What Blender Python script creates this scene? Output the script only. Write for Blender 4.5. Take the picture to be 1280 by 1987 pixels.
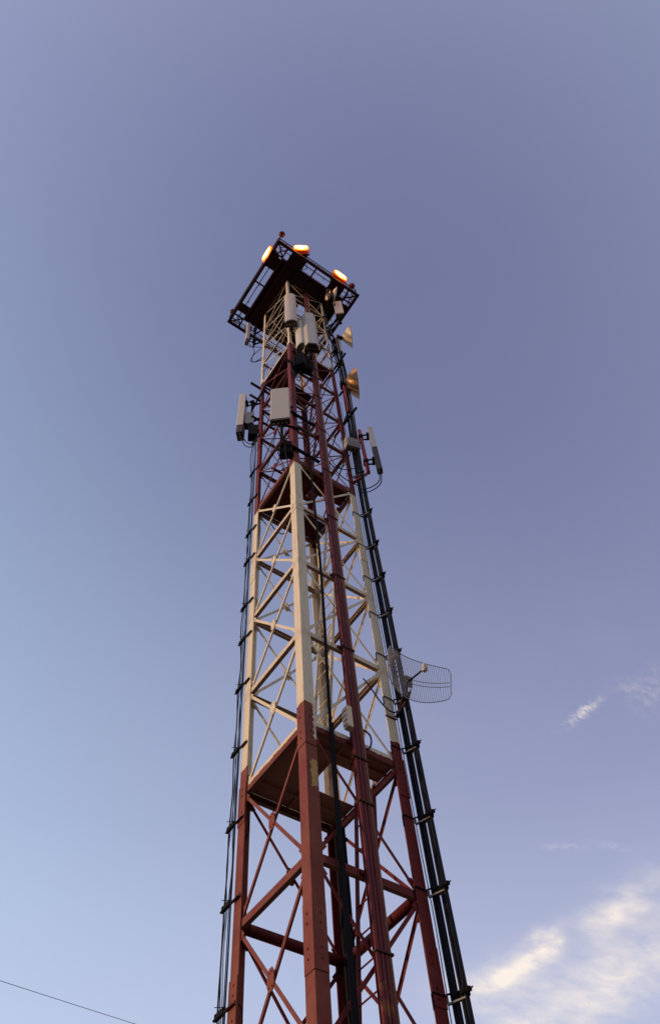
import bpy, bmesh, math, random
from mathutils import Vector, Matrix

random.seed(7)
for o in list(bpy.data.objects):
    bpy.data.objects.remove(o)
scene = bpy.context.scene
COL = scene.collection

# ------------------------------------------------------------------ camera
cam_d = bpy.data.cameras.new('camera')
cam = bpy.data.objects.new('camera', cam_d)
COL.objects.link(cam)
RGT = Vector((0.82350710, -0.56447077, -0.05664643))
UPV = Vector((-0.46665753, -0.73079918, 0.49815992))
FWD = Vector((0.32259388, 0.38380375, 0.86523284))
cam.matrix_world = Matrix(((RGT.x, UPV.x, -FWD.x, -4.764354),
                           (RGT.y, UPV.y, -FWD.y, -6.434970),
                           (RGT.z, UPV.z, -FWD.z, 1.6),
                           (0, 0, 0, 1)))
cam_d.sensor_fit = 'VERTICAL'
cam_d.sensor_height = 24.0
cam_d.lens = 24.0 * 1545.34 / 1987.0
cam_d.clip_start = 0.05
cam_d.clip_end = 3000
scene.camera = cam
scene.render.resolution_x = 659
scene.render.resolution_y = 1024

# ------------------------------------------------------------------ world / sky
SUN_EL, SUN_AZ = math.radians(9.0), math.atan2(0.42, -1.0)     # direction towards the sun
sun_dir = Vector((math.cos(SUN_EL) * math.cos(SUN_AZ), math.cos(SUN_EL) * math.sin(SUN_AZ), math.sin(SUN_EL)))
world = bpy.data.worlds.new("World")
scene.world = world
world.use_nodes = True
wt = world.node_tree
for n in list(wt.nodes):
    wt.nodes.remove(n)


def N(tree, typ, **kw):
    n = tree.nodes.new(typ)
    for k, v in kw.items():
        if k.startswith('i_'):
            key = k[2:]
            key = int(key) if key.isdigit() else key
            n.inputs[key].default_value = v
        else:
            setattr(n, k, v)
    return n


def wm(op, a, b=None, clamp=False):
    n = N(wt, 'ShaderNodeMath', operation=op, use_clamp=clamp)
    for i, v in enumerate((a, b)):
        if v is None:
            continue
        if isinstance(v, (int, float)):
            n.inputs[i].default_value = v
        else:
            wt.links.new(v, n.inputs[i])
    return n.outputs[0]


def wdot(vec, c):
    n = N(wt, 'ShaderNodeVectorMath', operation='DOT_PRODUCT')
    wt.links.new(vec, n.inputs[0])
    n.inputs[1].default_value = c
    return n.outputs['Value']


def wmix(fac, a, b, blend='MIX'):
    n = N(wt, 'ShaderNodeMix', data_type='RGBA', blend_type=blend)
    for i, v in ((0, fac), (6, a), (7, b)):
        if isinstance(v, (int, float)):
            n.inputs[i].default_value = v
        elif isinstance(v, tuple):
            n.inputs[i].default_value = (*v, 1.0)
        else:
            wt.links.new(v, n.inputs[i])
    return n.outputs[2]


tc = N(wt, 'ShaderNodeTexCoord')
nrm = N(wt, 'ShaderNodeVectorMath', operation='NORMALIZE')
wt.links.new(tc.outputs['Generated'], nrm.inputs[0])
DIR = nrm.outputs[0]
sep = N(wt, 'ShaderNodeSeparateXYZ')
wt.links.new(DIR, sep.inputs[0])
sky = N(wt, 'ShaderNodeTexSky', sky_type='NISHITA', sun_disc=False)
sky.sun_elevation = SUN_EL
sky.sun_rotation = math.atan2(sun_dir.x, sun_dir.y)
sky.dust_density = 2.0
# dusk radiance measured over the dome: darkest slate blue near the zenith, paler and bluer to the horizon,
# lavender away from the sun, warm and bright towards the sun; blended over the Nishita sky
xx = wm('MULTIPLY', sep.outputs['X'], sep.outputs['X'])
yy_ = wm('MULTIPLY', sep.outputs['Y'], sep.outputs['Y'])
xy_ = wm('MULTIPLY', sep.outputs['X'], sep.outputs['Y'])
SKYC = [[0.2230, -0.2789, -0.2111, 0.4578, 0.5951, 0.2202],
        [0.2460, -0.3022, -0.1991, 0.5157, 0.724, 0.1144],
        [0.4180, -0.3896, -0.2289, 0.6612, 0.8457, 0.1508]]
CLAMP = (0.60, 0.68, 0.92)
ccol = N(wt, 'ShaderNodeCombineColor')
for ch in range(3):
    c_ = SKYC[ch]
    v_ = wm('ADD', wdot(DIR, (c_[1], c_[2], 0)), c_[0])
    for q_, cc in ((xx, c_[3]), (yy_, c_[4]), (xy_, c_[5])):
        v_ = wm('ADD', v_, wm('MULTIPLY', q_, cc))
    wt.links.new(wm('MINIMUM', wm('MAXIMUM', v_, 0.05), CLAMP[ch]), ccol.inputs[ch])
hor = wm('MULTIPLY', wm('SUBTRACT', 0.62, sep.outputs['Z']), 1.7, clamp=True)
pale = wmix(hor, ccol.outputs[0], (0.60, 0.69, 0.90))
nish = wmix(1.0, sky.outputs[0], (0.075, 0.065, 0.075), 'MULTIPLY')
base = wmix(0.96, nish, pale)
# warm grey fill added to unseen sky behind the photographer, brightening front faces
warm_fill = wm('MULTIPLY', wm('SUBTRACT', wdot(DIR, (0.25, -0.97, 0.0)), 0.32), 2.2, clamp=True)
base = wmix(wm('MULTIPLY', warm_fill, 0.8), base, (0.66, 0.56, 0.50))
low = wm('MULTIPLY', wm('SUBTRACT', 0.30, sep.outputs['Z']), 4.0, clamp=True)
base = wmix(wm('MULTIPLY', low, 0.5), base, (0.20, 0.17, 0.20))
# thin lit clouds low in the +x sky, laid out on the plane dir.xy/dir.z
zc = wm('MAXIMUM', sep.outputs['Z'], 0.05)
cmb = N(wt, 'ShaderNodeCombineXYZ')
wt.links.new(wm('DIVIDE', sep.outputs['X'], zc), cmb.inputs[0])
wt.links.new(wm('DIVIDE', sep.outputs['Y'], zc), cmb.inputs[1])
cmb.inputs[2].default_value = 1.0
UV0 = cmb.outputs[0]
wn = N(wt, 'ShaderNodeTexNoise', i_Scale=7.0, i_Detail=5.0)
wt.links.new(UV0, wn.inputs['Vector'])
wsub = N(wt, 'ShaderNodeVectorMath', operation='SUBTRACT')
wt.links.new(wn.outputs['Color'], wsub.inputs[0])
wsub.inputs[1].default_value = (0.5, 0.5, 0.5)
wsc = N(wt, 'ShaderNodeVectorMath', operation='SCALE')
wt.links.new(wsub.outputs[0], wsc.inputs[0])
wsc.inputs['Scale'].default_value = 0.16
wad = N(wt, 'ShaderNodeVectorMath', operation='ADD')
wt.links.new(UV0, wad.inputs[0])
wmul = N(wt, 'ShaderNodeVectorMath', operation='MULTIPLY')
wt.links.new(wsc.outputs[0], wmul.inputs[0])
wmul.inputs[1].default_value = (1, 1, 0)
wt.links.new(wmul.outputs[0], wad.inputs[1])
UV = wad.outputs[0]
blobs = [((7.43, -10.0, 1.65), (-21.71, -2.01, 32.69), 1.2),
         ((8.6, -8.65, -0.61), (12.05, 10.08, -28.92), 0.55),
         ((7.73, -12.13, 0.06), (-23.75, -0.82, 34.66), 0.95),
         ((2.99, -6.39, 1.81), (-9.81, 0.97, 14.81), 0.62),
         ((2.51, -4.13, 1.48), (-8.42, -1.68, 15.48), 0.75),
         ((13.4, -20.81, 4.63), (-52.75, -5.25, 78.07), 0.8)]
tot = None
for s_, t_, w_ in blobs:
    a = wdot(UV, s_)
    b = wdot(UV, t_)
    r2 = wm('ADD', wm('MULTIPLY', a, a), wm('MULTIPLY', b, b))
    g = wm('MULTIPLY', wm('EXPONENT', wm('MULTIPLY', r2, -0.75)), w_)
    tot = g if tot is None else wm('ADD', tot, g)
wisp = N(wt, 'ShaderNodeTexNoise', i_Scale=7.0, i_Detail=12.0, i_Roughness=0.62, i_Distortion=0.3)
mp = N(wt, 'ShaderNodeMapping')
mp.inputs['Rotation'].default_value = (0, 0, math.radians(58))
mp.inputs['Scale'].default_value = (1.1, 2.3, 1.0)
wt.links.new(UV0, mp.inputs[0])
wt.links.new(mp.outputs[0], wisp.inputs['Vector'])
wf = wm('MULTIPLY', wm('SUBTRACT', wisp.outputs[0], 0.34), 2.9, clamp=True)
haze_n = N(wt, 'ShaderNodeTexNoise', i_Scale=1.3, i_Detail=3.0)
wt.links.new(UV0, haze_n.inputs['Vector'])
cloud = wm('MULTIPLY', tot, wm('ADD', wm('MULTIPLY', wf, 0.72), 0.28), clamp=True)
small = None
wn2 = N(wt, 'ShaderNodeTexNoise', i_Scale=34.0, i_Detail=6.0, i_Roughness=0.7)
wt.links.new(mp.outputs[0], wn2.inputs['Vector'])
sf = wm('MULTIPLY', wm('SUBTRACT', wn2.outputs[0], 0.42), 5.0, clamp=True)
UVS = N(wt, 'ShaderNodeVectorMath', operation='ADD')
ws2 = N(wt, 'ShaderNodeVectorMath', operation='SCALE')
wt.links.new(wmul.outputs[0], ws2.inputs[0])
ws2.inputs['Scale'].default_value = 0.25
wt.links.new(UV0, UVS.inputs[0])
wt.links.new(ws2.outputs[0], UVS.inputs[1])
for s_, t_, w_ in (((10.97, -27.95, 4.47), (-95.66, -13.6, 100.66), 0.95),
                   ((28.26, -16.64, -20.58), (10.88, 59.63, -38.09), 0.14),
                   ((27.41, -26.35, -16.83), (17.65, 11.43, -23.32), 0.25),
                   ((17.96, -16.65, -7.6), (45.43, 101.91, -137.66), 0.22),
                   ((24.54, -15.26, -19.42), (21.31, 113.48, -114.75), 0.25)):
    a = wdot(UVS.outputs[0], s_)
    b = wdot(UVS.outputs[0], t_)
    r2 = wm('ADD', wm('MULTIPLY', a, a), wm('MULTIPLY', b, b))
    g = wm('MULTIPLY', wm('EXPONENT', wm('MULTIPLY', r2, -1.0)), w_)
    small = g if small is None else wm('ADD', small, g)
cloud = wm('ADD', cloud, wm('MULTIPLY', wm('MULTIPLY', small, sf), 0.8), clamp=True)
veil = wm('MULTIPLY', wm('SUBTRACT', haze_n.outputs[0], 0.45), 0.22, clamp=True)
st_n = N(wt, 'ShaderNodeTexNoise', i_Scale=2.6, i_Detail=7.0, i_Roughness=0.6, i_Distortion=0.6)
wt.links.new(mp.outputs[0], st_n.inputs['Vector'])
veil = wm('ADD', veil, wm('MULTIPLY', wm('MULTIPLY', wm('SUBTRACT', st_n.outputs[0], 0.5, clamp=True), 0.9), wm('MULTIPLY', wdot(DIR, (0.9, 0.2, -0.4)), 1.0, clamp=True)), clamp=True)
fine = wmix(veil, base, (0.44, 0.40, 0.56))
final = wmix(wm('MULTIPLY', cloud, 0.95), fine, (1.0, 0.89, 0.80))
bg = N(wt, 'ShaderNodeBackground')
wt.links.new(final, bg.inputs[0])
bg.inputs[1].default_value = 1.0
wo = N(wt, 'ShaderNodeOutputWorld')
wt.links.new(bg.outputs[0], wo.inputs[0])

# ------------------------------------------------------------------ sun
sd = bpy.data.lights.new('sun', 'SUN')
sd.energy = 2.9
sd.angle = math.radians(4.0)
sd.color = (1.0, 0.60, 0.27)
sun = bpy.data.objects.new('sun', sd)
COL.objects.link(sun)
sun.rotation_euler = sun_dir.to_track_quat('Z', 'Y').to_euler()

scene.view_settings.view_transform = 'Standard'
scene.view_settings.look = 'None'
scene.view_settings.exposure = 0.0
scene.view_settings.gamma = 1.0

# ------------------------------------------------------------------ materials
MATS = {}


def new_mat(name):
    m = bpy.data.materials.new(name)
    m.use_nodes = True
    t = m.node_tree
    b = t.nodes['Principled BSDF']
    return m, t, b


def simple(name, col, rough=0.6, metal=0.0, var=0.25, scale=18.0, bump=0.0, rust=0.0, spec=0.25):
    if name in MATS:
        return MATS[name]
    m, t, b = new_mat(name)
    g = N(t, 'ShaderNodeNewGeometry')
    n1 = N(t, 'ShaderNodeTexNoise', i_Scale=scale, i_Detail=6.0, i_Roughness=0.65)
    t.links.new(g.outputs['Position'], n1.inputs['Vector'])
    mx = N(t, 'ShaderNodeMix', data_type='RGBA')
    t.links.new(n1.outputs[0], mx.inputs[0])
    mx.inputs[6].default_value = (*[c * (1 - var) for c in col], 1)
    mx.inputs[7].default_value = (*[min(1, c * (1 + var)) for c in col], 1)
    out = mx.outputs[2]
    if rust > 0:
        n2 = N(t, 'ShaderNodeTexNoise', i_Scale=scale * 0.4, i_Detail=8.0, i_Roughness=0.7)
        t.links.new(g.outputs['Position'], n2.inputs['Vector'])
        r = N(t, 'ShaderNodeValToRGB')
        r.color_ramp.elements[0].position = 0.62 - rust * 0.2
        r.color_ramp.elements[1].position = 0.70 - rust * 0.1
        t.links.new(n2.outputs[0], r.inputs[0])
        m2 = N(t, 'ShaderNodeMix', data_type='RGBA')
        t.links.new(r.outputs[0], m2.inputs[0])
        t.links.new(out, m2.inputs[6])
        m2.inputs[7].default_value = (0.20, 0.075, 0.025, 1)
        out = m2.outputs[2]
    t.links.new(out, b.inputs['Base Color'])
    b.inputs['Roughness'].default_value = rough
    b.inputs['Metallic'].default_value = metal
    b.inputs['Specular IOR Level'].default_value = spec
    if bump > 0:
        bp = N(t, 'ShaderNodeBump', i_Strength=bump, i_Distance=0.01)
        t.links.new(n1.outputs[0], bp.inputs['Height'])
        t.links.new(bp.outputs[0], b.inputs['Normal'])
    MATS[name] = m
    return m


WHITE = (0.67, 0.62, 0.51)
RED = (0.125, 0.013, 0.016)


def banded_paint(name, b1, b2, b3, red=RED, under=False, corner=False):
    """red and white day-marking bands that change at heights b1, b2, b3; rust streaks, chips, touch-up paint"""
    m, t, b = new_mat(name)
    g = N(t, 'ShaderNodeNewGeometry')
    P = g.outputs['Position']
    sp = N(t, 'ShaderNodeSeparateXYZ')
    t.links.new(P, sp.inputs[0])

    def mth(op, a, c=None, clamp=False):
        n = N(t, 'ShaderNodeMath', operation=op, use_clamp=clamp)
        for i, v in enumerate((a, c)):
            if v is None:
                continue
            if isinstance(v, (int, float)):
                n.inputs[i].default_value = v
            else:
                t.links.new(v, n.inputs[i])
        return n.outputs[0]

    def noise(scale, vec=P, detail=6.0, rough=0.6):
        n = N(t, 'ShaderNodeTexNoise', i_Scale=scale, i_Detail=detail, i_Roughness=rough)
        t.links.new(vec, n.inputs['Vector'])
        return n.outputs[0]

    def mix(f, a, c):
        n = N(t, 'ShaderNodeMix', data_type='RGBA')
        for i, v in ((0, f), (6, a), (7, c)):
            if isinstance(v, (int, float)):
                n.inputs[i].default_value = v
            elif isinstance(v, tuple):
                n.inputs[i].default_value = (*v, 1)
            else:
                t.links.new(v, n.inputs[i])
        return n.outputs[2]
    z = mth('ADD', sp.outputs['Z'], mth('MULTIPLY', mth('SUBTRACT', noise(9.0), 0.5), 0.10))
    s1 = mth('GREATER_THAN', z, b1)
    s2 = mth('GREATER_THAN', z, b2)
    s3 = mth('GREATER_THAN', z, b3)
    wht = mth('ADD', mth('SUBTRACT', s1, s2), s3, True)
    # weathered colours
    mpn = N(t, 'ShaderNodeMapping')
    mpn.inputs['Scale'].default_value = (9.0, 9.0, 0.9)
    t.links.new(P, mpn.inputs[0])
    streak = noise(2.2, mpn.outputs[0], 8.0, 0.7)
    fine = noise(30.0, P, 5.0)
    big = noise(1.3, P, 3.0)
    wcol = mix(mth('MULTIPLY', big, 1.0, True), WHITE, tuple(c * f for c, f in zip(WHITE, (0.84, 0.82, 0.78))))
    wcol = mix(mth('MULTIPLY', mth('SUBTRACT', streak, 0.52), 3.0, True), wcol, (0.42, 0.35, 0.26))
    rcol = mix(big, tuple(c * 1.18 for c in red), tuple(c * f for c, f in zip(red, (0.72, 0.75, 0.95))))
    rcol = mix(mth('MULTIPLY', mth('SUBTRACT', streak, 0.55), 2.5, True), rcol, tuple(c * 0.55 for c in red))
    # the weather side (towards -x) is faded to a chalky brick brown, the rest keeps its maroon
    wside = mth('MULTIPLY', mth('LESS_THAN', sp.outputs['X'], -0.55), mth('LESS_THAN', sp.outputs['Z'], 16.5))
    fade = mth('ADD', mth('MULTIPLY', mth('SUBTRACT', noise(2.6, P, 8.0, 0.75), 0.47), 3.0), mth('SUBTRACT', mth('MULTIPLY', wside, 0.75), 0.12), True)
    rcol = mix(mth('MULTIPLY', fade, 0.9), rcol, (0.20, 0.060, 0.040))
    nod = mth('ABSOLUTE', mth('SUBTRACT', mth('FRACT', mth('ADD', mth('DIVIDE', mth('SUBTRACT', sp.outputs['Z'], 8.59), 1.80405), 20.5)), 0.5))
    grime = mth('MULTIPLY', mth('MULTIPLY', mth('SUBTRACT', 0.075, nod), 14.0, True), mth('MULTIPLY', mth('SUBTRACT', noise(6.0, mpn.outputs[0], 7.0, 0.7), 0.42), 4.0, True))
    wcol = mix(mth('MULTIPLY', grime, 0.75), wcol, (0.24, 0.13, 0.06))
    rcol = mix(mth('MULTIPLY', grime, 0.6), rcol, (0.05, 0.02, 0.015))
    col = mix(wht, rcol, wcol)
    chip = mth('MULTIPLY', mth('SUBTRACT', noise(13.0, P, 9.0, 0.75), 0.615), 14.0, True)
    col = mix(mth('MULTIPLY', chip, 0.75), col, (0.10, 0.04, 0.025))
    rs = mth('MULTIPLY', mth('SUBTRACT', streak, 0.60), 7.0, True)
    col = mix(mth('MULTIPLY', rs, 0.85), col, (0.25, 0.095, 0.02))
    col = mix(mth('MULTIPLY', fine, 0.10), col, (0.06, 0.035, 0.03))
    if under:       # downward-facing surfaces are mixed towards red-brown
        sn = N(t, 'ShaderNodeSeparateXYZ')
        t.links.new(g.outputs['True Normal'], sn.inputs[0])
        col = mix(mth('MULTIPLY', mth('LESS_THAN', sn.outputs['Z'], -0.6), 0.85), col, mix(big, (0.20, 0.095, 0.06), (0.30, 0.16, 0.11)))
    if corner:      # water running down the inside of the far leg, and touched-up patches on the near leg
        inn = mth('GREATER_THAN', mth('ADD', sp.outputs['X'], sp.outputs['Y']), 1.405)
        wv = mth('ADD', mth('MULTIPLY', mth('SUBTRACT', streak, 0.40), 5.0, True), 0.0)
        col = mix(mth('MULTIPLY', mth('MULTIPLY', inn, wv), wht), col, (0.22, 0.085, 0.02))
        nz = mth('MULTIPLY', mth('SUBTRACT', noise(22.0), 0.5), 0.12)

        def band(v, lo, hi):
            w_ = mth('ADD', v, nz)
            return mth('MULTIPLY', mth('GREATER_THAN', w_, lo), mth('LESS_THAN', w_, hi))
        onf = mth('LESS_THAN', sp.outputs['Y'], -0.748)
        p1 = mth('MULTIPLY', mth('MULTIPLY', band(sp.outputs['X'], -0.685, -0.60), band(sp.outputs['Z'], 7.72, 8.10)), onf)
        col = mix(mth('MULTIPLY', p1, 0.9), col, mix(noise(11.0), (0.36, 0.20, 0.04), (0.42, 0.34, 0.17)))
        p2 = mth('MULTIPLY', mth('MULTIPLY', band(sp.outputs['X'], -0.63, -0.55), band(sp.outputs['Z'], 8.42, 9.2)), onf)
        col = mix(mth('MULTIPLY', p2, 0.9), col, wcol)
    t.links.new(col, b.inputs['Base Color'])
    b.inputs['Roughness'].default_value = 0.62
    b.inputs['Specular IOR Level'].default_value = 0.15
    bp = N(t, 'ShaderNodeBump', i_Strength=0.35, i_Distance=0.006)
    t.links.new(fine, bp.inputs['Height'])
    t.links.new(bp.outputs[0], b.inputs['Normal'])
    MATS[name] = m
    return m


M_LEG = banded_paint('leg_paint', 9.02, 15.72, 23.20, corner=True)
M_BEAM = banded_paint('beam_paint', 8.69, 15.80, 23.06)
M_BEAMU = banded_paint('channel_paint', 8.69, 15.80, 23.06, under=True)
M_DECK = simple('oxide_deck', (0.36, 0.18, 0.14), 0.8, var=0.3, scale=5.0, rust=0.2)
M_DECK2 = simple('red_oxide_deck', (0.075, 0.013, 0.012), 0.8, var=0.3, scale=6.0)
M_TOP = simple('dark_red_frame', (0.035, 0.009, 0.013), 0.7, var=0.3, scale=12.0)
M_REDPIPE = simple('red_pipe', (0.22, 0.02, 0.032), 0.5, var=0.25, scale=10.0)
M_COND = simple('conduit_red', (0.105, 0.012, 0.018), 0.6, var=0.35, scale=7.0, rust=0.12, bump=0.2)
M_BLACK = simple('black_rubber', (0.006, 0.006, 0.009), 0.8, var=0.3, scale=25.0, spec=0.12)
M_CABLE = simple('black_coax', (0.006, 0.007, 0.014), 0.7, var=0.3, scale=30.0, spec=0.18)
M_STEEL = simple('galvanised_steel', (0.20, 0.19, 0.18), 0.5, 0.6, var=0.3, scale=20.0, rust=0.25)
M_DARK = simple('dark_steel', (0.011, 0.009, 0.012), 0.8, 0.0, var=0.3, scale=20.0, spec=0.1)
M_RUST = simple('rusty_bracket', (0.05, 0.02, 0.016), 0.75, 0.2, var=0.4, scale=18.0, rust=0.2)
M_RAD = simple('radome_grey', (0.40, 0.385, 0.355), 0.45, var=0.05, scale=3.0)
M_RAD2 = simple('radome_light', (0.50, 0.465, 0.42), 0.45, var=0.05, scale=3.0)
M_CAP = simple('antenna_cap', (0.05, 0.035, 0.032), 0.6, var=0.2)
M_DISH = simple('dish_cream', (0.66, 0.56, 0.43), 0.4, var=0.08, scale=5.0)
M_DISHG = simple('dish_bronze', (0.56, 0.30, 0.13), 0.42, 0.12, var=0.15, scale=5.0)
M_GRID = simple('grid_wire', (0.34, 0.31, 0.32), 0.45, 0.5, var=0.15)
M_BOX = simple('box_cream', (0.55, 0.47, 0.36), 0.5, var=0.15, scale=9.0, rust=0.05)
M_RRU = simple('radio_unit_grey', (0.30, 0.28, 0.28), 0.55, var=0.15, scale=8.0)
M_BLUE = simple('blue_cable', (0.006, 0.010, 0.05), 0.6, var=0.1)
M_BALL = simple('lamp_red_glass', (0.05, 0.002, 0.010), 0.4, var=0.1, spec=0.25)

# amber floodlight lens: hot centre, orange rim (the lamp really gives off this light)
m, t, b = new_mat('lit_lens')
tcn = N(t, 'ShaderNodeTexCoord')
spn = N(t, 'ShaderNodeSeparateXYZ')
t.links.new(tcn.outputs['Object'], spn.inputs[0])


def _m(op, a, c):
    n = N(t, 'ShaderNodeMath', operation=op)
    for i, v in enumerate((a, c)):
        if isinstance(v, (int, float)):
            n.inputs[i].default_value = v
        else:
            t.links.new(v, n.inputs[i])
    return n.outputs[0]


yy = _m('DIVIDE', spn.outputs['Y'], 0.30)
zz = _m('DIVIDE', spn.outputs['Z'], 0.20)
rr = _m('ADD', _m('MULTIPLY', yy, yy), _m('MULTIPLY', zz, zz))
lr = N(t, 'ShaderNodeValToRGB')
t.links.new(rr, lr.inputs[0])
e = lr.color_ramp.elements
e[0].position, e[0].color = 0.16, (1.0, 0.72, 0.28, 1)
e[1].position, e[1].color = 1.0, (1.0, 0.26, 0.015, 1)
e2 = lr.color_ramp.elements.new(0.75)
e2.color = (1.0, 0.50, 0.06, 1)
ls = _m('SUBTRACT', 6.5, _m('MULTIPLY', rr, 5.0))
ls2 = _m('MAXIMUM', ls, 1.4)
t.links.new(lr.outputs[0], b.inputs['Emission Color'])
t.links.new(ls2, b.inputs['Emission Strength'])
b.inputs['Base Color'].default_value = (0.3, 0.1, 0.02, 1)
MATS['lit_lens'] = m
M_LENS = m
m, t, b = new_mat('bloom_skirt')
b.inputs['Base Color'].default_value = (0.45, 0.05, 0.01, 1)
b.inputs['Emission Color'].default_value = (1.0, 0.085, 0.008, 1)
b.inputs['Emission Strength'].default_value = 0.16  # weak emission imitates the lens bloom on the front of the casing
M_BLOOM_SKIRT = m

# ground: dry grass and dirt
m, t, b = new_mat('ground_dirt')
g = N(t, 'ShaderNodeNewGeometry')
n1 = N(t, 'ShaderNodeTexNoise', i_Scale=0.35, i_Detail=10.0, i_Roughness=0.7)
t.links.new(g.outputs['Position'], n1.inputs['Vector'])
rp = N(t, 'ShaderNodeValToRGB')
rp.color_ramp.elements[0].position = 0.38
rp.color_ramp.elements[0].color = (0.055, 0.050, 0.030, 1)
rp.color_ramp.elements[1].position = 0.62
rp.color_ramp.elements[1].color = (0.135, 0.105, 0.075, 1)
t.links.new(n1.outputs[0], rp.inputs[0])
t.links.new(rp.outputs[0], b.inputs['Base Color'])
b.inputs['Roughness'].default_value = 0.95
M_GROUND = m


# ------------------------------------------------------------------ mesh helpers
class MB:
    """collects shapes and links them as one mesh object"""

    def __init__(self):
        self.v, self.f, self.s = [], [], []

    def _add(self, vs, fs, smooth=False):
        o = len(self.v)
        self.v += [Vector(p) for p in vs]
        for f in fs:
            self.f.append([i + o for i in f])
            self.s.append(smooth)
        return self

    def box(self, lo, hi):
        x0, y0, z0 = lo
        x1, y1, z1 = hi
        return self._add([(x0, y0, z0), (x1, y0, z0), (x1, y1, z0), (x0, y1, z0), (x0, y0, z1), (x1, y0, z1), (x1, y1, z1), (x0, y1, z1)],
                         [(0, 3, 2, 1), (4, 5, 6, 7), (0, 1, 5, 4), (1, 2, 6, 5), (2, 3, 7, 6), (3, 0, 4, 7)])

    def prism(self, a, b, prof, up=(0, 0, 1), smooth=False, caps=True):
        """extrude a 2D profile (side, up) from a to b"""
        a, b = Vector(a), Vector(b)
        d = (b - a).normalized()
        up = Vector(up)
        side = d.cross(up)
        if side.length < 1e-4:
            side = d.cross(Vector((1, 0, 0)))
        side.normalize()
        u = side.cross(d)
        vs = [a + side * p + u * q for p, q in prof] + [b + side * p + u * q for p, q in prof]
        n = len(prof)
        fs = [(i, (i + 1) % n, (i + 1) % n + n, i + n) for i in range(n)]
        o = len(self.v)
        self._add(vs, fs, smooth)
        if caps:
            self.f.append([o + i for i in range(n)][::-1]); self.s.append(False)
            self.f.append([o + n + i for i in range(n)]); self.s.append(False)
        return self

    def bar(self, a, b, w, h, up=(0, 0, 1)):
        return self.prism(a, b, [(-w / 2, -h / 2), (w / 2, -h / 2), (w / 2, h / 2), (-w / 2, h / 2)], up)

    def angle(self, a, b, w, h, t=0.008, up=(0, 0, 1), flip=1):
        """L-section member"""
        p = [(0, -h / 2), (w * flip, -h / 2), (w * flip, -h / 2 + t), (t * flip, -h / 2 + t), (t * flip, h / 2), (0, h / 2)]
        if flip < 0:
            p = p[::-1]
        return self.prism(a, b, p, up)

    def tube(self, a, b, r, n=10, r2=None):
        a, b = Vector(a), Vector(b)
        return self.path([a, b], r, n, r2=r2)

    def path(self, pts, r, n=8, r2=None):
        pts = [Vector(p) for p in pts]
        rings = []
        prev = None
        for i, p in enumerate(pts):
            d = (pts[min(i + 1, len(pts) - 1)] - pts[max(i - 1, 0)]).normalized()
            if prev is None:
                s = d.cross(Vector((0, 0, 1)))
                if s.length < 1e-3:
                    s = d.cross(Vector((1, 0, 0)))
            else:
                s = prev - d * prev.dot(d)
            s.normalize()
            prev = s
            u = s.cross(d)
            rad = r if (r2 is None or i == 0) else r2
            rings.append([p + (s * math.cos(2 * math.pi * k / n) + u * math.sin(2 * math.pi * k / n)) * rad for k in range(n)])
        vs = [q for R_ in rings for q in R_]
        fs = []
        for i in range(len(rings) - 1):
            for k in range(n):
                fs.append((i * n + k, i * n + (k + 1) % n, (i + 1) * n + (k + 1) % n, (i + 1) * n + k))
        o = len(self.v)
        self._add(vs, fs, True)
        self.f.append([o + k for k in range(n)][::-1]); self.s.append(False)
        self.f.append([o + (len(rings) - 1) * n + k for k in range(n)]); self.s.append(False)
        return self

    def revolve(self, prof, n=28, M_=None):
        """profile of (radius, height) turned round local z"""
        vs, fs = [], []
        for r, h in prof:
            for k in range(n):
                a = 2 * math.pi * k / n
                vs.append(Vector((r * math.cos(a), r * math.sin(a), h)))
        for i in range(len(prof) - 1):
            for k in range(n):
                fs.append((i * n + k, i * n + (k + 1) % n, (i + 1) * n + (k + 1) % n, (i + 1) * n + k))
        if M_ is not None:
            vs = [M_ @ v for v in vs]
        return self._add(vs, fs, True)

    def build(self, name, mat, parent=None, bevel=0.0):
        me = bpy.data.meshes.new(name)
        me.from_pydata([tuple(p) for p in self.v], [], self.f)
        bm = bmesh.new()
        bm.from_mesh(me)
        bmesh.ops.recalc_face_normals(bm, faces=bm.faces)
        bm.to_mesh(me)
        bm.free()
        for p, s in zip(me.polygons, self.s):
            p.use_smooth = s
        me.materials.append(mat)
        o = bpy.data.objects.new(name, me)
        COL.objects.link(o)
        if parent is not None:
            o.parent = parent
        if bevel > 0:
            md = o.modifiers.new('bevel', 'BEVEL')
            md.width = bevel
            md.segments = 2
            md.limit_method = 'ANGLE'
        return o


def thing(name, label, cat, loc=(0, 0, 0), rz=0.0, group=None):
    o = bpy.data.objects.new(name, None)
    COL.objects.link(o)
    o.location = loc
    o.rotation_euler = (0, 0, rz)
    o['label'] = label
    o['category'] = cat
    if group:
        o['group'] = group
    return o


def tag(o, label, cat, group=None):
    o['label'] = label
    o['category'] = cat
    if group:
        o['group'] = group
    return o


def loc_of(root, p):
    """world point -> local coordinates of a root empty"""
    v = Vector(p) - Vector(root.location)
    return root.rotation_euler.to_matrix().inverted() @ v


def curve_pts(ctrl, n=8):
    """Catmull-Rom through control points"""
    c = [Vector(p) for p in ctrl]
    c = [c[0] * 2 - c[1]] + c + [c[-1] * 2 - c[-2]]
    out = []
    for i in range(1, len(c) - 2):
        for k in range(n):
            t_ = k / n
            p0, p1, p2, p3 = c[i - 1:i + 3]
            out.append(0.5 * ((2 * p1) + (p2 - p0) * t_ + (2 * p0 - 5 * p1 + 4 * p2 - p3) * t_ ** 2 + (3 * p1 - p0 - 3 * p2 + p3) * t_ ** 3))
    out.append(c[-2])
    return out


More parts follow.
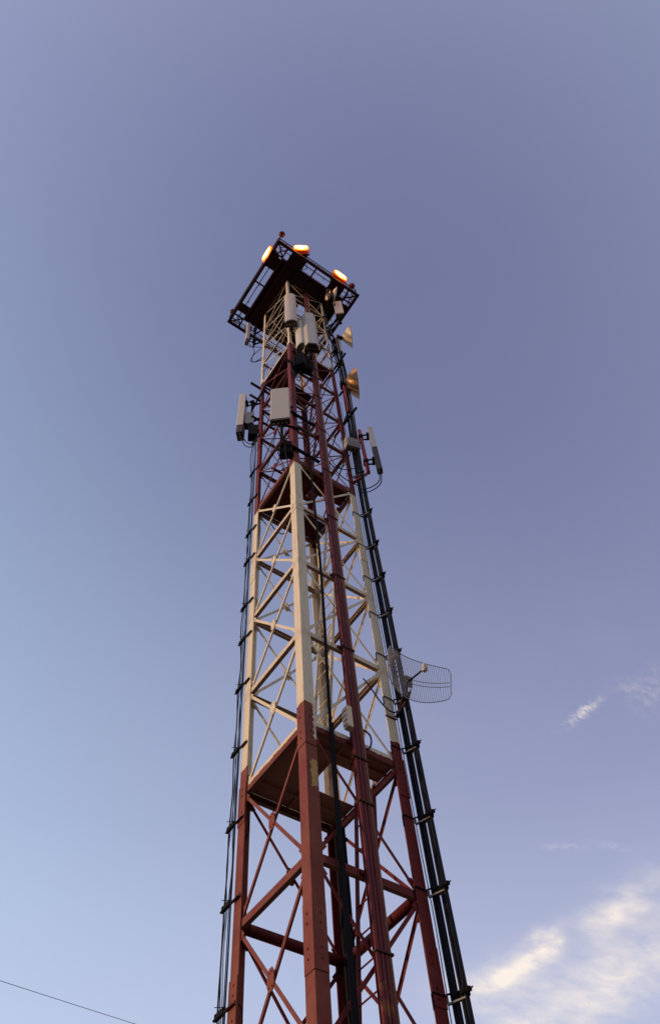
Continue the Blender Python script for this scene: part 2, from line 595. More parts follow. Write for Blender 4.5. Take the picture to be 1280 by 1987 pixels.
# ------------------------------------------------------------------ ground
gm = MB()
gm._add([(-1500, -1500, 0), (1500, -1500, 0), (1500, 1500, 0), (-1500, 1500, 0)], [(0, 1, 2, 3)])
go = gm.build('ground', M_GROUND)
go['kind'] = 'structure'

# ------------------------------------------------------------------ the lattice tower
H = 0.75            # half side, outer corner
FL = 0.157          # flange of the leg angles
TH = 0.014
Z0, DZ = 8.646, 1.80405
KMIN, KMAX = -4, 12


def zk(k):
    return Z0 + DZ * k


tower = thing('lattice_tower', 'tall square red and white steel lattice tower rising against the dusk sky', 'tower')
SG = {'near': (-1, -1), 'left': (-1, 1), 'right': (1, -1), 'far': (1, 1)}
ZB, ZT = 0.0, zk(12) - 0.06


def flange(z):
    return FL if z < zk(4) - 0.1 else (0.125 if z < zk(8) + .3 else 0.082)


for sx, sy in SG.values():
    mb = MB()
    # angle iron, corner outwards; lighter sections higher up
    for za_, zb_ in ((ZB, zk(4) - 0.1), (zk(4) - 0.1, zk(8) + .3), (zk(8) + .3, ZT)):
        fl = flange(za_ + .01)
        x0, x1, xt = sx * H, sx * (H - fl), sx * (H - TH)
        y0, y1, yt = sy * H, sy * (H - fl), sy * (H - TH)
        prof = [(x0, y0), (x1, y0), (x1, yt), (xt, yt), (xt, y1), (x0, y1)]
        n = len(prof)
        vs = [(px, py, z) for z in (za_, zb_) for px, py in prof]
        mb._add(vs, [(i, (i + 1) % n, (i + 1) % n + n, i + n) for i in range(n)] + [tuple(range(n)), tuple(range(n, 2 * n))])
    leg = mb.build('leg', M_LEG, tower)
    # bolted splice plates wrapping the corner
    for zc in ((5.99, 8.45, 13.6, 19.1, 24.4) if (sx, sy) != (-1, -1) else (6.0, 8.66, 14.2, 19.4, 24.6)):
        hgt = 0.30 if (sx, sy) != (-1, -1) else 0.34
        sp_ = MB()
        e_ = 0.008
        a0, a1 = sx * (H + e_), sx * (H - flange(zc - .3) * 0.98)
        b0, b1 = sy * (H + e_), sy * (H - flange(zc - .3) * 0.98)
        bo = flange(zc - .3) * 0.55
        a2, b2 = sx * (H + 0.0005), sy * (H + 0.0005)
        pr = [(a0, b0), (a1, b0), (a1, b2), (a2, b2), (a2, b1), (a0, b1)]
        vs = [(px, py, z) for z in (zc - hgt, zc + hgt) for px, py in pr]
        sp_._add(vs, [(i, (i + 1) % 6, (i + 1) % 6 + 6, i + 6) for i in range(6)] + [tuple(range(6)), tuple(range(6, 12))])
        for dz in (-0.22, -0.12, 0.12, 0.22):
            sp_.tube((sx * (H + e_ - .002), sy * (H - bo), zc + dz), (sx * (H + 0.018), sy * (H - bo), zc + dz), 0.012, 6)
            sp_.tube((sx * (H - bo), sy * (H + e_ - .002), zc + dz), (sx * (H - bo), sy * (H + 0.018), zc + dz), 0.012, 6)
        sp_.build('splice_plate', M_LEG, leg)

# faces: (point at fraction s along, depth d inward) -> world
FACES = {
    'left': lambda s, d, z: Vector((-H + d, -H + 2 * H * s, z)),      # near -> left
    'front': lambda s, d, z: Vector((-H + 2 * H * s, -H + d, z)),     # near -> right
    'back_left': lambda s, d, z: Vector((-H + 2 * H * s, H - d, z)),  # left -> far
    'back_right': lambda s, d, z: Vector((H - d, -H + 2 * H * s, z)),  # right -> far
}
for fname, F in FACES.items():
    for k in range(KMIN, KMAX + 1):
        z = zk(k)
        s_in = (flange(z) - 0.04) / (2 * H)
        zo = {'left': 0.0, 'front': 0.012, 'back_left': 0.0, 'back_right': 0.012}[fname]
        mb = MB()
        if k <= -1 and fname in ('back_left', 'back_right') and k % 2:
            mb.tube(F(s_in + .012, 0.09, z), F(1 - s_in - .012, 0.09, z), 0.062, 12)
        else:
            # channel: web outside, flanges inwards
            a, b_ = F(s_in, TH + 0.002, z), F(1 - s_in, TH + 0.002, z)
            inw = (F(0.5, 1, z) - F(0.5, 0, z)).normalized()
            hh = 0.046 if k < 6 else 0.030
            dd = 0.058 if k < 8 else 0.045
            for (u0, u1, w0, w1) in ((0, 0.007, -hh, hh), (0.0075, dd, -hh, -hh + 0.007), (0.0075, dd, hh - 0.007, hh)):
                vs = []
                for e_ in (a, b_):
                    for uu, ww in ((u0, w0), (u1, w0), (u1, w1), (u0, w1)):
                        vs.append(e_ + inw * uu + Vector((0, 0, ww)))
                mb._add(vs, [(0, 1, 2, 3), (4, 7, 6, 5), (0, 4, 5, 1), (1, 5, 6, 2), (2, 6, 7, 3), (3, 7, 4, 0)])
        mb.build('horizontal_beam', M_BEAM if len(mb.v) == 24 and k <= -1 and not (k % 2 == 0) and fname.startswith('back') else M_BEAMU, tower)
    for k in range(KMIN, KMAX):
        za, zb = zk(k) + 0.07, zk(k + 1) - 0.07
        wdt = 0.043 if k < 4 else (0.033 if k < 8 else 0.025)
        inw = (F(0.5, 1, 0) - F(0.5, 0, 0)).normalized()
        mb = MB()
        s0 = (flange(za) - 0.05) / (2 * H)
        d1, d2 = TH + 0.006, TH + 0.020
        nrm_ = tuple(inw)
        a1_, b1_ = F(s0, d1, za), F(1 - s0, d1, zb)
        mb.prism(a1_, b1_, [(-wdt / 2, 0), (wdt / 2, 0), (wdt / 2, .007), (-wdt / 2, .007)], up=nrm_)
        a2_, b2_ = F(1 - s0, d2, za), F(s0, d2, zb)
        mb.prism(a2_, b2_, [(-wdt / 2, 0), (wdt / 2, 0), (wdt / 2, .006), (-wdt / 2 + .006, .006), (-wdt / 2 + .006, wdt * .55), (-wdt / 2, wdt * .55)], up=nrm_)
        for a_, b_ in ((a1_, b1_), (a2_, b2_)):     # bolted end plates
            dv = (b_ - a_).normalized()
            for e_, sg in ((a_, 1), (b_, -1)):
                mb.bar(e_ + dv * sg * .01 - inw * 0.0035, e_ + dv * sg * 0.14 - inw * 0.0035, wdt * 1.9, 0.005, up=nrm_)
        br = mb.build('cross_brace', M_BEAM, tower)
        # diamond gusset at the crossing, with bolts
        gp = MB()
        zc = (za + zb) / 2
        gs, gz = 0.062, 0.115
        if k >= 8:
            gs, gz = 0.035, 0.065
        d = TH + 0.0015
        c0 = 0.5
        pr = [(-gs, -gz * .45), (-gs * .45, -gz), (gs * .45, -gz), (gs, -gz * .45), (gs, gz * .45), (gs * .45, gz), (-gs * .45, gz), (-gs, gz * .45)]
        vs = [F(c0 + p / (2 * H), d - 0.004, zc + q) for p, q in pr] + [F(c0 + p / (2 * H), d + 0.004, zc + q) for p, q in pr]
        gp._add(vs, [(i, (i + 1) % 8, (i + 1) % 8 + 8, i + 8) for i in range(8)] + [tuple(range(8)), tuple(range(8, 16))])
        for p, q in ((-gs * .4, gz * .6), (gs * .4, gz * .6), (-gs * .4, -gz * .6), (gs * .4, -gz * .6)):
            gp.tube(F(c0 + p / (2 * H), d - 0.012, zc + q), F(c0 + p / (2 * H), d - 0.003, zc + q), 0.009, 6)
        gp.build('gusset_plate', M_BEAM, br)


def deck(z, x0, x1, y0, y1, half, thick, name, mat, parent):
    """square deck with a rectangular hatch opening"""
    xs = [-half, x0, x1, half]
    ys = [-half, y0, y1, half]
    vs, fs = [], []
    for zz_ in (z - thick, z):
        for yv in ys:
            for xv in xs:
                vs.append((xv, yv, zz_))
    idx = lambda i, j, l: l * 16 + j * 4 + i
    for j in range(3):
        for i in range(3):
            if (i, j) == (1, 1):
                continue
            fs.append((idx(i, j, 0), idx(i, j + 1, 0), idx(i + 1, j + 1, 0), idx(i + 1, j, 0)))
            fs.append((idx(i, j, 1), idx(i + 1, j, 1), idx(i + 1, j + 1, 1), idx(i, j + 1, 1)))
    for i in range(3):
        fs.append((idx(i, 0, 0), idx(i + 1, 0, 0), idx(i + 1, 0, 1), idx(i, 0, 1)))
        fs.append((idx(i, 3, 0), idx(i, 3, 1), idx(i + 1, 3, 1), idx(i + 1, 3, 0)))
        fs.append((idx(0, i, 0), idx(0, i, 1), idx(0, i + 1, 1), idx(0, i + 1, 0)))
        fs.append((idx(3, i, 0), idx(3, i + 1, 0), idx(3, i + 1, 1), idx(3, i, 1)))
    fs.append((idx(1, 1, 0), idx(2, 1, 0), idx(2, 1, 1), idx(1, 1, 1)))
    fs.append((idx(1, 2, 0), idx(1, 2, 1), idx(2, 2, 1), idx(2, 2, 0)))
    fs.append((idx(1, 1, 0), idx(1, 1, 1), idx(1, 2, 1), idx(1, 2, 0)))
    fs.append((idx(2, 1, 0), idx(2, 2, 0), idx(2, 2, 1), idx(2, 1, 1)))
    return MB()._add(vs, fs).build(name, mat, parent)


for k, mt in ((0, M_DECK), (4, M_DECK2), (8, M_DECK2)):
    z = zk(k) + 0.062
    d_ = deck(z, -0.06, 0.66, -0.30, 0.22, 0.675, 0.012, 'platform', mt, tower)
    # rim angle: pale upper lip standing on the beams
    rim = MB()
    q = 0.733
    zl0, zl1 = zk(k) + 0.047, zk(k) + 0.105
    rim.box((-q + .16, -q, zl0), (q - .16, -q + 0.012, zl1))
    rim.box((-q + .16, q - 0.012, zl0), (q - .16, q, zl1))
    rim.box((-q, -q + .16, zl0), (-q + 0.012, q - .16, zl1))
    rim.box((q - 0.012, -q + .16, zl0), (q, q - .16, zl1))
    rim.build('rim', M_BEAM, d_)
    # joists under the sheet
    js = MB()
    for yj in (-0.48, 0.42):
        js.box((-0.67, yj - 0.012, z - 0.060), (0.67, yj + 0.012, z - 0.0125))
    js.box((-0.10, -0.67, z - 0.052), (-0.075, 0.67, z - 0.0135))
    js.build('joist', mt, d_)
    # small clip under the deck
    if k == 0:
        cl_ = MB().box((0.18, -0.45, z - .06), (0.28, -0.40, z - .013)).box((0.2, -0.44, z - .1), (0.215, -0.41, z - .061)).box((0.245, -0.44, z - .1), (0.26, -0.41, z - .061))
        cl_.build('clip', M_STEEL, d_)

# ------------------------------------------------------------------ top platform with walkway and railing
ZD = 30.30
tp = thing('top_platform', 'dark square maintenance platform with outer walkway frame and railing on the tower top', 'platform', (0, 0, ZD))
HD, HF = 1.30, 1.68
deck(0.05, 0.1, 0.55, -0.25, 0.2, HD, 0.06, 'deck', M_TOP, tp)
mb = MB()
for v in (-1.1, -0.55, 0.0, 0.55, 1.1):
    mb.box((v - .03, -HD + .02, -0.13), (v + .03, HD - .02, -0.0105))
mb.box((-HD, -HD, -0.16), (-HD + .05, HD, -0.012)).box((HD - .05, -HD, -0.16), (HD, HD, -0.012))
mb.box((-HD + .052, -HD, -0.16), (HD - .052, -HD + .05, -0.012)).box((-HD + .052, HD - .05, -0.16), (HD - .052, HD, -0.012))
mb.build('joist', M_TOP, tp)
mb = MB()
r = 0.048
for sgn in (-1, 1):
    mb.box((-HF - r, sgn * HF - r, -r), (HF + r, sgn * HF + r, r))
    mb.box((sgn * HF - r, -HF + r + .002, -r), (sgn * HF + r, HF - r - .002, r))
mb.build('outer_frame', M_TOP, tp)


def pad(cx, cy, hx, hy, nm='bracket_plate', th=0.012):
    MB().box((cx - hx, cy - hy, -0.045), (cx + hx, cy + hy, -0.045 + th)).build(nm, M_TOP, tp)


# outriggers tying the frame to the deck
for v in (-1.30, -0.1, 1.30):
    for sgn in (-1, 1):
        MB().bar((v, sgn * HD, -0.06), (v, sgn * (HF - r), -0.06), 0.05, 0.06).build('outrigger', M_TOP, tp)
        MB().bar((sgn * HD, v, -0.065), (sgn * (HF - r), v, -0.065), 0.05, 0.06).build('outrigger', M_TOP, tp)
pad(-1.49, 0.98, 0.19, 0.16)
pad(-1.49, -0.98, 0.19, 0.24)
pad(-0.80, -1.49, 0.30, 0.19)
pad(0.86, -1.49, 0.28, 0.19)
pad(1.49, -0.98, 0.19, 0.18)
pad(1.49, 0.1, 0.19, 0.14)


def railing(half, zt, segs, nm, post_r=0.017):
    for si, (sa, sb) in enumerate((((-1, -1), (-1, 1)), ((-1, -1), (1, -1)), ((1, -1), (1, 1)), ((-1, 1), (1, 1)))):
        mbr = MB()
        a = Vector((sa[0] * half, sa[1] * half, 0))
        b = Vector((sb[0] * half, sb[1] * half, 0))
        for zz_ in (zt, zt * 0.52):
            if nm == 'inner_railing' and zz_ < zt:
                continue
            mbr.tube(a + Vector((0, 0, zz_)), b + Vector((0, 0, zz_)), post_r * (1.15 if zz_ == zt else .7), 6)
        for i in range(segs + (1 if si in (0, 3) else 0)):
            p = a.lerp(b, (i + (0 if si in (0, 3) else .5)) / segs)
            mbr.tube(p + Vector((0, 0, 0.03)), p + Vector((0, 0, zt)), post_r, 6)
        mbr.build(nm, M_TOP, tp)


railing(HF, 0.66, 5, 'railing')
railing(1.44, 0.42, 4, 'inner_railing', 0.014)
# truss clutter at the frame corners
for sx, sy in ((-1, -1), (1, -1), (-1, 1), (1, 1)):
    mb = MB()
    for q in (0.18, 0.36):
        mb.tube((sx * (HF - q - .1), sy * (HF - .03), 0), (sx * (HF - .12), sy * (HF - q), 0.0), 0.012, 6)
    mb.tube((sx * HD, sy * HD, -0.03), (sx * HF, sy * HF, -0.01), 0.026, 6)
    mb.tube((sx * (HF - .4), sy * (HF - .02), 0.02), (sx * (HF - .22), sy * (HF - .40), 0.35), 0.010, 6)
    mb.tube((sx * (HF - .15), sy * (HF - .02), 0.02), (sx * (HF - .28), sy * (HF - .40), 0.35), 0.010, 6)
    mb.build('corner_brace', M_TOP, tp)
# sagging wire inside the frame on the lamp side
MB().path(curve_pts([(-0.55, -1.66, 0.0), (-0.42, -1.50, -0.2), (-0.5, -1.33, -0.05)]), 0.012, 6).build('wire', M_CABLE, tp)
MB().path(curve_pts([(1.15, -1.35, -0.05), (1.32, -1.42, -0.25), (1.50, -1.50, -0.15), (1.62, -1.66, 0.0)]), 0.014, 6).build('wire', M_CABLE, tp)
MB().path(curve_pts([(-1.30, 1.45, -0.05), (-1.42, 1.50, -0.2), (-1.62, 1.50, -0.02)]), 0.012, 6).build('wire', M_CABLE, tp)

# obstruction balls on the corners
for (x, y, z), lab in (((-1.64, -1.82, 31.10), 'round red obstruction lamp at the topmost corner of the platform'),
                       ((-1.66, 1.50, 31.05), 'round red obstruction lamp at the left corner of the top platform'),
                       ((1.47, -1.72, 31.05), 'round red obstruction lamp at the right corner, beside the right floodlight')):
    r_ = thing('obstruction_lamp', lab, 'warning lamp', (x, y, z), group='red obstruction lamps on the platform corners')
    MB().revolve([(0.0, -0.11), (0.055, -0.10), (0.095, -0.06), (0.115, 0.0), (0.10, 0.055), (0.06, 0.095), (0.0, 0.115)], 24).build('globe', M_BALL, r_)
    fx = max(-HF, min(HF, x)) - x
    fy = max(-HF, min(HF, y)) - y
    mb = MB().tube((0, 0, -0.068), (fx, fy, ZD + 0.66 - z), 0.022, 8)
    mb.revolve([(0.0, -0.095), (0.055, -0.095), (0.055, -0.065), (0.0, -0.065)], 14)
    mb.tube((fx, fy, ZD + 0.66 - z), (fx, fy, ZD + 0.03 - z), 0.016, 8)
    mb.build('stem', M_TOP, r_)

# ------------------------------------------------------------------ floodlights
GF = 'lit floodlights on the tower top platform'


def floodlight(x, y, z, ang, tilt, lab, w=0.54, hgt=0.34):
    r_ = thing('floodlight', lab, 'floodlight', (x, y, z), ang, GF)
    # local +X is the beam direction
    R_ = Matrix.Rotation(tilt, 3, 'Y')
    y_, z_ = w / 2, hgt / 2
    c = 0.07
    outl = [(-y_ + c, -z_), (y_ - c, -z_), (y_, -z_ + c), (y_, z_ - c), (y_ - c, z_), (-y_ + c, z_), (-y_, z_ - c), (-y_, -z_ + c)]

    def loft(sections, mat, nm):
        vs, fs = [], []
        for xx, sc in sections:
            vs += [R_ @ Vector((xx, p * sc, q * sc)) for p, q in outl]
        for i in range(len(sections) - 1):
            for k_ in range(8):
                fs.append((i * 8 + k_, i * 8 + (k_ + 1) % 8, (i + 1) * 8 + (k_ + 1) % 8, (i + 1) * 8 + k_))
        fs.append(tuple(range(8)))
        fs.append(tuple(range((len(sections) - 1) * 8, len(sections) * 8)))
        return MB()._add(vs, fs).build(nm, mat, r_)
    loft([(-0.40, 0.50), (-0.36, 0.70), (-0.16, 0.92), (-0.115, 0.94)], M_DARK, 'housing')
    loft([(-0.1145, 0.955), (0.012, 1.0)], M_BLOOM_SKIRT, 'bloom_rim')
    ln = loft([(0.0125, 0.90), (0.03, 0.88), (0.04, 0.78)], M_LENS, 'lens')
    mb = MB()
    for s in (-1, 1):
        mb.bar(R_ @ Vector((-0.1, s * (y_ + .018), 0)), R_ @ Vector((-0.1, s * (y_ + .018), 0)) + Vector((-0.06, 0, -0.30)), 0.012, 0.04)
    mb.bar((-0.16, -y_ - .02, -0.30), (-0.16, y_ + .02, -0.30), 0.05, 0.012)
    mb.bar((-0.16, 0, -0.306), (-0.16, 0, ZD - z + 0.04), 0.05, 0.05, up=(0, 1, 0))
    mb.build('yoke', M_DARK, r_)
    pl_ = bpy.data.lights.new('floodlight_glow', 'POINT')      # the lamp's own light spilling on its casing and the rail
    pl_.energy = 24
    pl_.color = (1.0, 0.30, 0.05)
    pl_.shadow_soft_size = 0.0
    lo = bpy.data.objects.new('floodlight_glow', pl_)
    COL.objects.link(lo)
    lo.parent = r_
    lo.location = (0.20, 0, -0.22)
    return r_


floodlight(-1.74, -1.00, 30.86, math.pi, 0.20, 'lit amber floodlight at the left edge of the top platform', w=0.62, hgt=0.42)
floodlight(-0.85, -1.84, 30.84, math.radians(-122), 0.2, 'lit amber floodlight between the topmost platform corner and the right floodlight', w=0.56, hgt=0.42)
floodlight(0.86, -1.82, 30.84, math.radians(-90), 0.2, 'lit amber floodlight near the right corner of the top platform', w=0.58, hgt=0.42)

# ------------------------------------------------------------------ ladders inside the tower
GL = 'ladder flights inside the tower'


def ladder(xb, zb, xt, zt, lab, y0=-0.24, y1=0.15):
    r_ = thing('ladder', lab, 'ladder', (0, 0, zb), group=GL)
    for yv in (y0, y1):
        MB().bar((xb, yv, 0), (xt, yv, zt - zb), 0.018, 0.05, up=(1, 0, 0)).build('rail', M_BEAM, r_)
    n_ = int((zt - zb) / 0.36)
    for i in range(n_):
        f_ = (i + 0.6) / n_
        x_, z_ = xb + (xt - xb) * f_, (zt - zb) * f_
        MB().tube((x_, y0 + .01, z_), (x_, y1 - .01, z_), 0.010, 6).build('rung', M_BEAM, r_)


ladder(-0.10, 0.3, 0.66, 8.80, 'dark red ladder flight below the lowest platform, behind the ribbed red conduit')
ladder(-0.06, 8.72, 0.66, 15.95, 'white ladder flight between the lowest and the middle platform')
ladder(-0.02, 15.94, 0.66, 23.2, 'dark red ladder flight in the red band above the middle platform')
ladder(-0.02, 23.16, 0.45, 30.25, 'pale ladder flight under the top platform')

# ------------------------------------------------------------------ ribbed red conduit on the front face
cd = thing('cable_conduit', 'ribbed dark red conduit running up the front face between the near and right legs', 'conduit', (0.01, -0.80, 0))
MB().box((-0.100, 0.030, 0.0), (0.098, 0.036, 29.6)).build('backing_strip', M_COND, cd)
for i, xx in enumerate((-0.074, -0.024, 0.026)):
    pts = [(xx + random.uniform(-.003, .003), 0.0, z) for z in [0.0] + [1.5 * j for j in range(1, 20)] + [29.5]]
    MB().path(pts, 0.024, 10).build('pipe', M_COND, cd)
MB().path([(0.075, 0.004, 0), (0.075, 0.004, 29.5)], 0.021, 10).build('pipe', simple('weathered_pipe', (0.24, 0.12, 0.10), 0.6, var=0.4, scale=6, rust=.3), cd)
for z in (2.2, 4.1, 5.98, 7.71, 8.36, 10.4, 12.2, 14.1, 16.0, 18.0, 20, 22, 24, 26, 28):
    MB().box((-0.108, -0.034, z), (0.103, 0.029, z + 0.022)).build('strap', M_RUST, cd)
for k in range(-4, 12):
    MB().box((-0.14, 0.037, zk(k) - 0.02), (0.14, 0.062, zk(k) + 0.02)).build('clamp', M_COND, cd)

# cream junction box on the conduit with its blue cable
jb = thing('junction_box', 'small cream metal box fixed beside the red conduit above the lowest platform', 'box', (-0.165, -0.855, 8.74))
MB().box((-0.042, -0.05, 0.0), (0.045, 0.05, 0.36)).build('casing', M_BOX, jb, bevel=0.012)
mb = MB()
for i in range(4):
    mb.box((-0.058, -0.042, 0.03 + i * 0.08), (-0.043, 0.042, 0.085 + i * 0.08))
mb.build('cooling_rib', M_BOX, jb, bevel=0.004)
MB().bar((0.0, 0.051, 0.1), (0.10, 0.07, 0.1), 0.03, 0.03).bar((0.0, 0.051, 0.30), (0.10, 0.07, 0.30), 0.03, 0.03).build('bracket', M_STEEL, jb)
cbl = MB().path(curve_pts([(0.11, -0.77, 8.62), (0.17, -0.79, 8.63), (0.215, -0.80, 8.74), (0.21, -0.80, 8.86), (0.16, -0.78, 8.93), (0.10, -0.77, 8.93)]), 0.012, 8).build('blue_cable', M_BLUE)
tag(cbl, 'short looped blue cable coming out beside the cream junction box', 'cable')

# ------------------------------------------------------------------ hanging black cable in front of the front face
pts = [(-0.36, -0.795, 0.3)]
for i in range(1, 22):
    z = 0.3 + i * 0.85
    pts.append((-0.385 + 0.022 * math.sin(z * .55 + 1.0), -0.80 + 0.012 * math.sin(z * .9), z))
pts.append((-0.45, -0.83, 18.75))
tag(MB().path(curve_pts(pts, 4), 0.0235, 8).build('hanging_cable', M_BLACK), 'thick loose black cable hanging beside the ribbed red conduit', 'cable')
tag(MB().path(curve_pts([(x + .038, y + .01, z) for x, y, z in pts[:11]], 4), 0.016, 8).build('hanging_cable', M_BLACK),
    'thinner black cable beside the thick hanging cable at the bottom of the picture', 'cable')

r_ = thing('feeder_bundle', 'black cable bundle in the shadowy far leg corner below the lowest platform', 'cable bundle', (0.60, 0.60, 0))
for i, (ox, oy) in enumerate(((0.095, 0.0), (0.095, -0.065), (0.04, 0.01), (0.045, -0.055))):
    MB().path([(ox + random.uniform(-.006, .006), oy + random.uniform(-.006, .006), 0.8 * j) for j in range(11)] + [(ox, oy, 8.62)], 0.031, 8).build('cable', M_BLACK, r_)

# ------------------------------------------------------------------ two feeder bundles outside the right leg
BUP = [(15.0, 0, 0), (18.0, 0.02, -0.02), (20.0, 0.05, -0.03), (22.9, 0.07, -0.07), (25.4, -0.0, -0.02), (27.1, -0.11, 0.07), (28.4, -0.16, 0.10)]
for bi, (bx, by, lab) in enumerate(((0.842, -0.797, 'thick black feeder cable bundle next to the right leg'),
                                    (0.858, -0.912, 'outermost thick black feeder cable bundle right of the tower'))):
    r_ = thing('feeder_bundle', lab, 'cable bundle', (bx, by, 0), group='black feeder bundles by the right leg')
    offs = [(-0.022, 0.014), (0.016, 0.020), (-0.014, -0.020), (0.020, -0.012), (0.0, 0.0)]
    for ci, (ox, oy) in enumerate(offs):
        pts = [(ox, oy, z) for z in (0.0, 3.0, 6.0, 9.0, 12.0)]
        pts += [(ox * (1 + .25 * i) + dx + (0.02 * math.sin(ci * 2 + z)) * (i > 1), oy * (1 + .35 * i) + dy, z) for i, (z, dx, dy) in enumerate(BUP[:5 + (ci % 3) - (0 if bi else 0)])]
        wob = 0.004
        pts = [(x + random.uniform(-wob, wob), y + random.uniform(-wob, wob), z) for x, y, z in pts]
        MB().path(curve_pts(pts, 5), 0.0165 if ci % 2 else 0.0185, 8).build('cable', M_CABLE, r_)
for lab, ox, oy, r in (('thin black wire between the right leg and the feeder bundles', 0.805, -0.735, 0.006),
                       ('second thin wire close to the right leg, nearest its edge', 0.775, -0.715, 0.004)):
    pts = [(ox + random.uniform(-.008, .008), oy + random.uniform(-.012, .012), z * 1.1) for z in range(0, 20)]
    tag(MB().path(curve_pts(pts, 4), r, 6).build('thin_wire', M_CABLE), lab, 'wire', 'thin wires by the right leg')

ORD = ['lowest', 'second lowest', 'third lowest', 'fourth lowest', 'fifth lowest', 'sixth lowest', 'seventh lowest', 'eighth lowest', 'ninth lowest', 'tenth lowest', 'eleventh lowest', 'twelfth lowest', 'topmost']
RBZ = [5.81, 6.92, 7.85, 8.93, 9.83, 10.76, 11.77, 12.78, 13.81, 14.97, 16.6, 18.4]
for i, z in enumerate(RBZ):
    r_ = thing('cable_bracket', ('topmost' if i == len(RBZ) - 1 else ORD[i]) + ' steel clamp in view holding the black feeder bundles to the right leg', 'bracket', (0.75, -0.75, z), group='brackets holding feeder bundles to the right leg')
    mb = MB()
    mb.bar((0.012, -0.012, -0.075), (0.085, -0.195, -0.075), 0.026, 0.018)
    mb.bar((0.012, -0.014, -0.065), (0.012, -0.014, 0.01), 0.02, 0.02, up=(0, 1, 0))
    mb.build('arm', M_STEEL, r_)
    mb = MB()     # wire strap round the leg angle
    mb.path([(0.014, 0.0, -0.0), (0.012, -0.012, 0), (-0.16, -0.012, 0.0), (-0.165, 0.0, -0.02), (-0.16, 0.006, -0.16)], 0.008, 6)
    mb.build('strap', M_DARK, r_)
    mb = MB()
    for cx, cy in ((0.095, -0.05), (0.11, -0.168)):
        mb.tube((cx, cy, -0.035), (cx, cy, 0.035), 0.051, 14)
    mb.tube((0.015, 0.0, 0.02), (0.15, -0.21, 0.02), 0.010, 6)
    mb.tube((0.105, -0.205, -0.01), (0.108, -0.25, -0.01), 0.026, 8)
    mb.tube((0.108, -0.25, -0.01), (0.11, -0.285, -0.01), 0.008, 6)
    mb.build('clamp', M_BLACK, r_)

# ------------------------------------------------------------------ thin cables and brackets on the left leg
LBZ = [6.02, 7.18, 8.24, 9.46, 10.72, 11.85, 12.76, 14.17, 15.19, 16.48, 17.82, 19.55]
SETL = (('outermost sagging black cable left of the left leg', 0.195, 0.0095, 0.034),
        ('second black cable from the left beside the left leg', 0.145, 0.006, 0.026),
        ('third black cable from the left beside the left leg', 0.098, 0.005, 0.016),
        ('fourth black cable from the left, nearly touching the left leg', 0.058, 0.006, 0.010),
        ('innermost black cable lying along the left leg', 0.020, 0.009, 0.004))
for ci, (lab, off, r, sag) in enumerate(SETL):
    pts = []
    zs = [0.4, 2.0, 3.5, 4.9] + LBZ
    for i, z in enumerate(zs):
        pts.append((-0.765 - 0.004 * ci, 0.75 + off, z))
        if i + 1 < len(zs):
            zm = (z + zs[i + 1]) / 2
            pts.append((-0.765 - 0.004 * ci + random.uniform(-sag, sag), 0.75 + off + random.uniform(-sag, sag) * 1.3, zm))
    pts.append((-0.74 + 0.02 * ci, 0.76, 20.6))
    tag(MB().path(curve_pts(pts, 4), r, 6).build('coaxial_cable', M_CABLE), lab, 'cable', 'black cables beside the left leg')
for i, z in enumerate(LBZ):
    r_ = thing('cable_bracket', ('topmost' if i == len(LBZ) - 1 else ORD[i]) + ' rusty bracket in view holding thin cables to the left leg', 'bracket', (-0.75, 0.75, z), group='brackets holding cables to the left leg')
    MB().angle((-0.012, -0.14, 0.0), (-0.012, 0.235, 0.0), 0.03, 0.045, 0.006, flip=-1).build('arm', M_RUST, r_)
    mb = MB()
    for off in (0.185, 0.14, 0.098, 0.058):
        mb.box((-0.05, off - .018, -0.03), (-0.013, off + .018, 0.03))
    mb.tube((-0.03, 0.255, 0.0), (-0.03, 0.05, 0.0), 0.010, 6)
    mb.tube((-0.06, 0.17, -0.05), (0.02, 0.225, 0.05), 0.014, 6)
    mb.tube((-0.1, 0.12, 0.05), (-0.012, 0.06, 0.05), 0.004, 5)
    mb.build('clamp', M_DARK, r_)
    if i % 2 == 0:
        MB().path(curve_pts([(0.01, -0.14, 0.0), (0.06, -0.14, -0.04), (0.10, -0.10, -0.16), (0.07, -0.05, -0.24)]), 0.006, 6).build('tie_wire', M_DARK, r_)

# ------------------------------------------------------------------ panel antennas
GA = 'panel antennas on the tower'


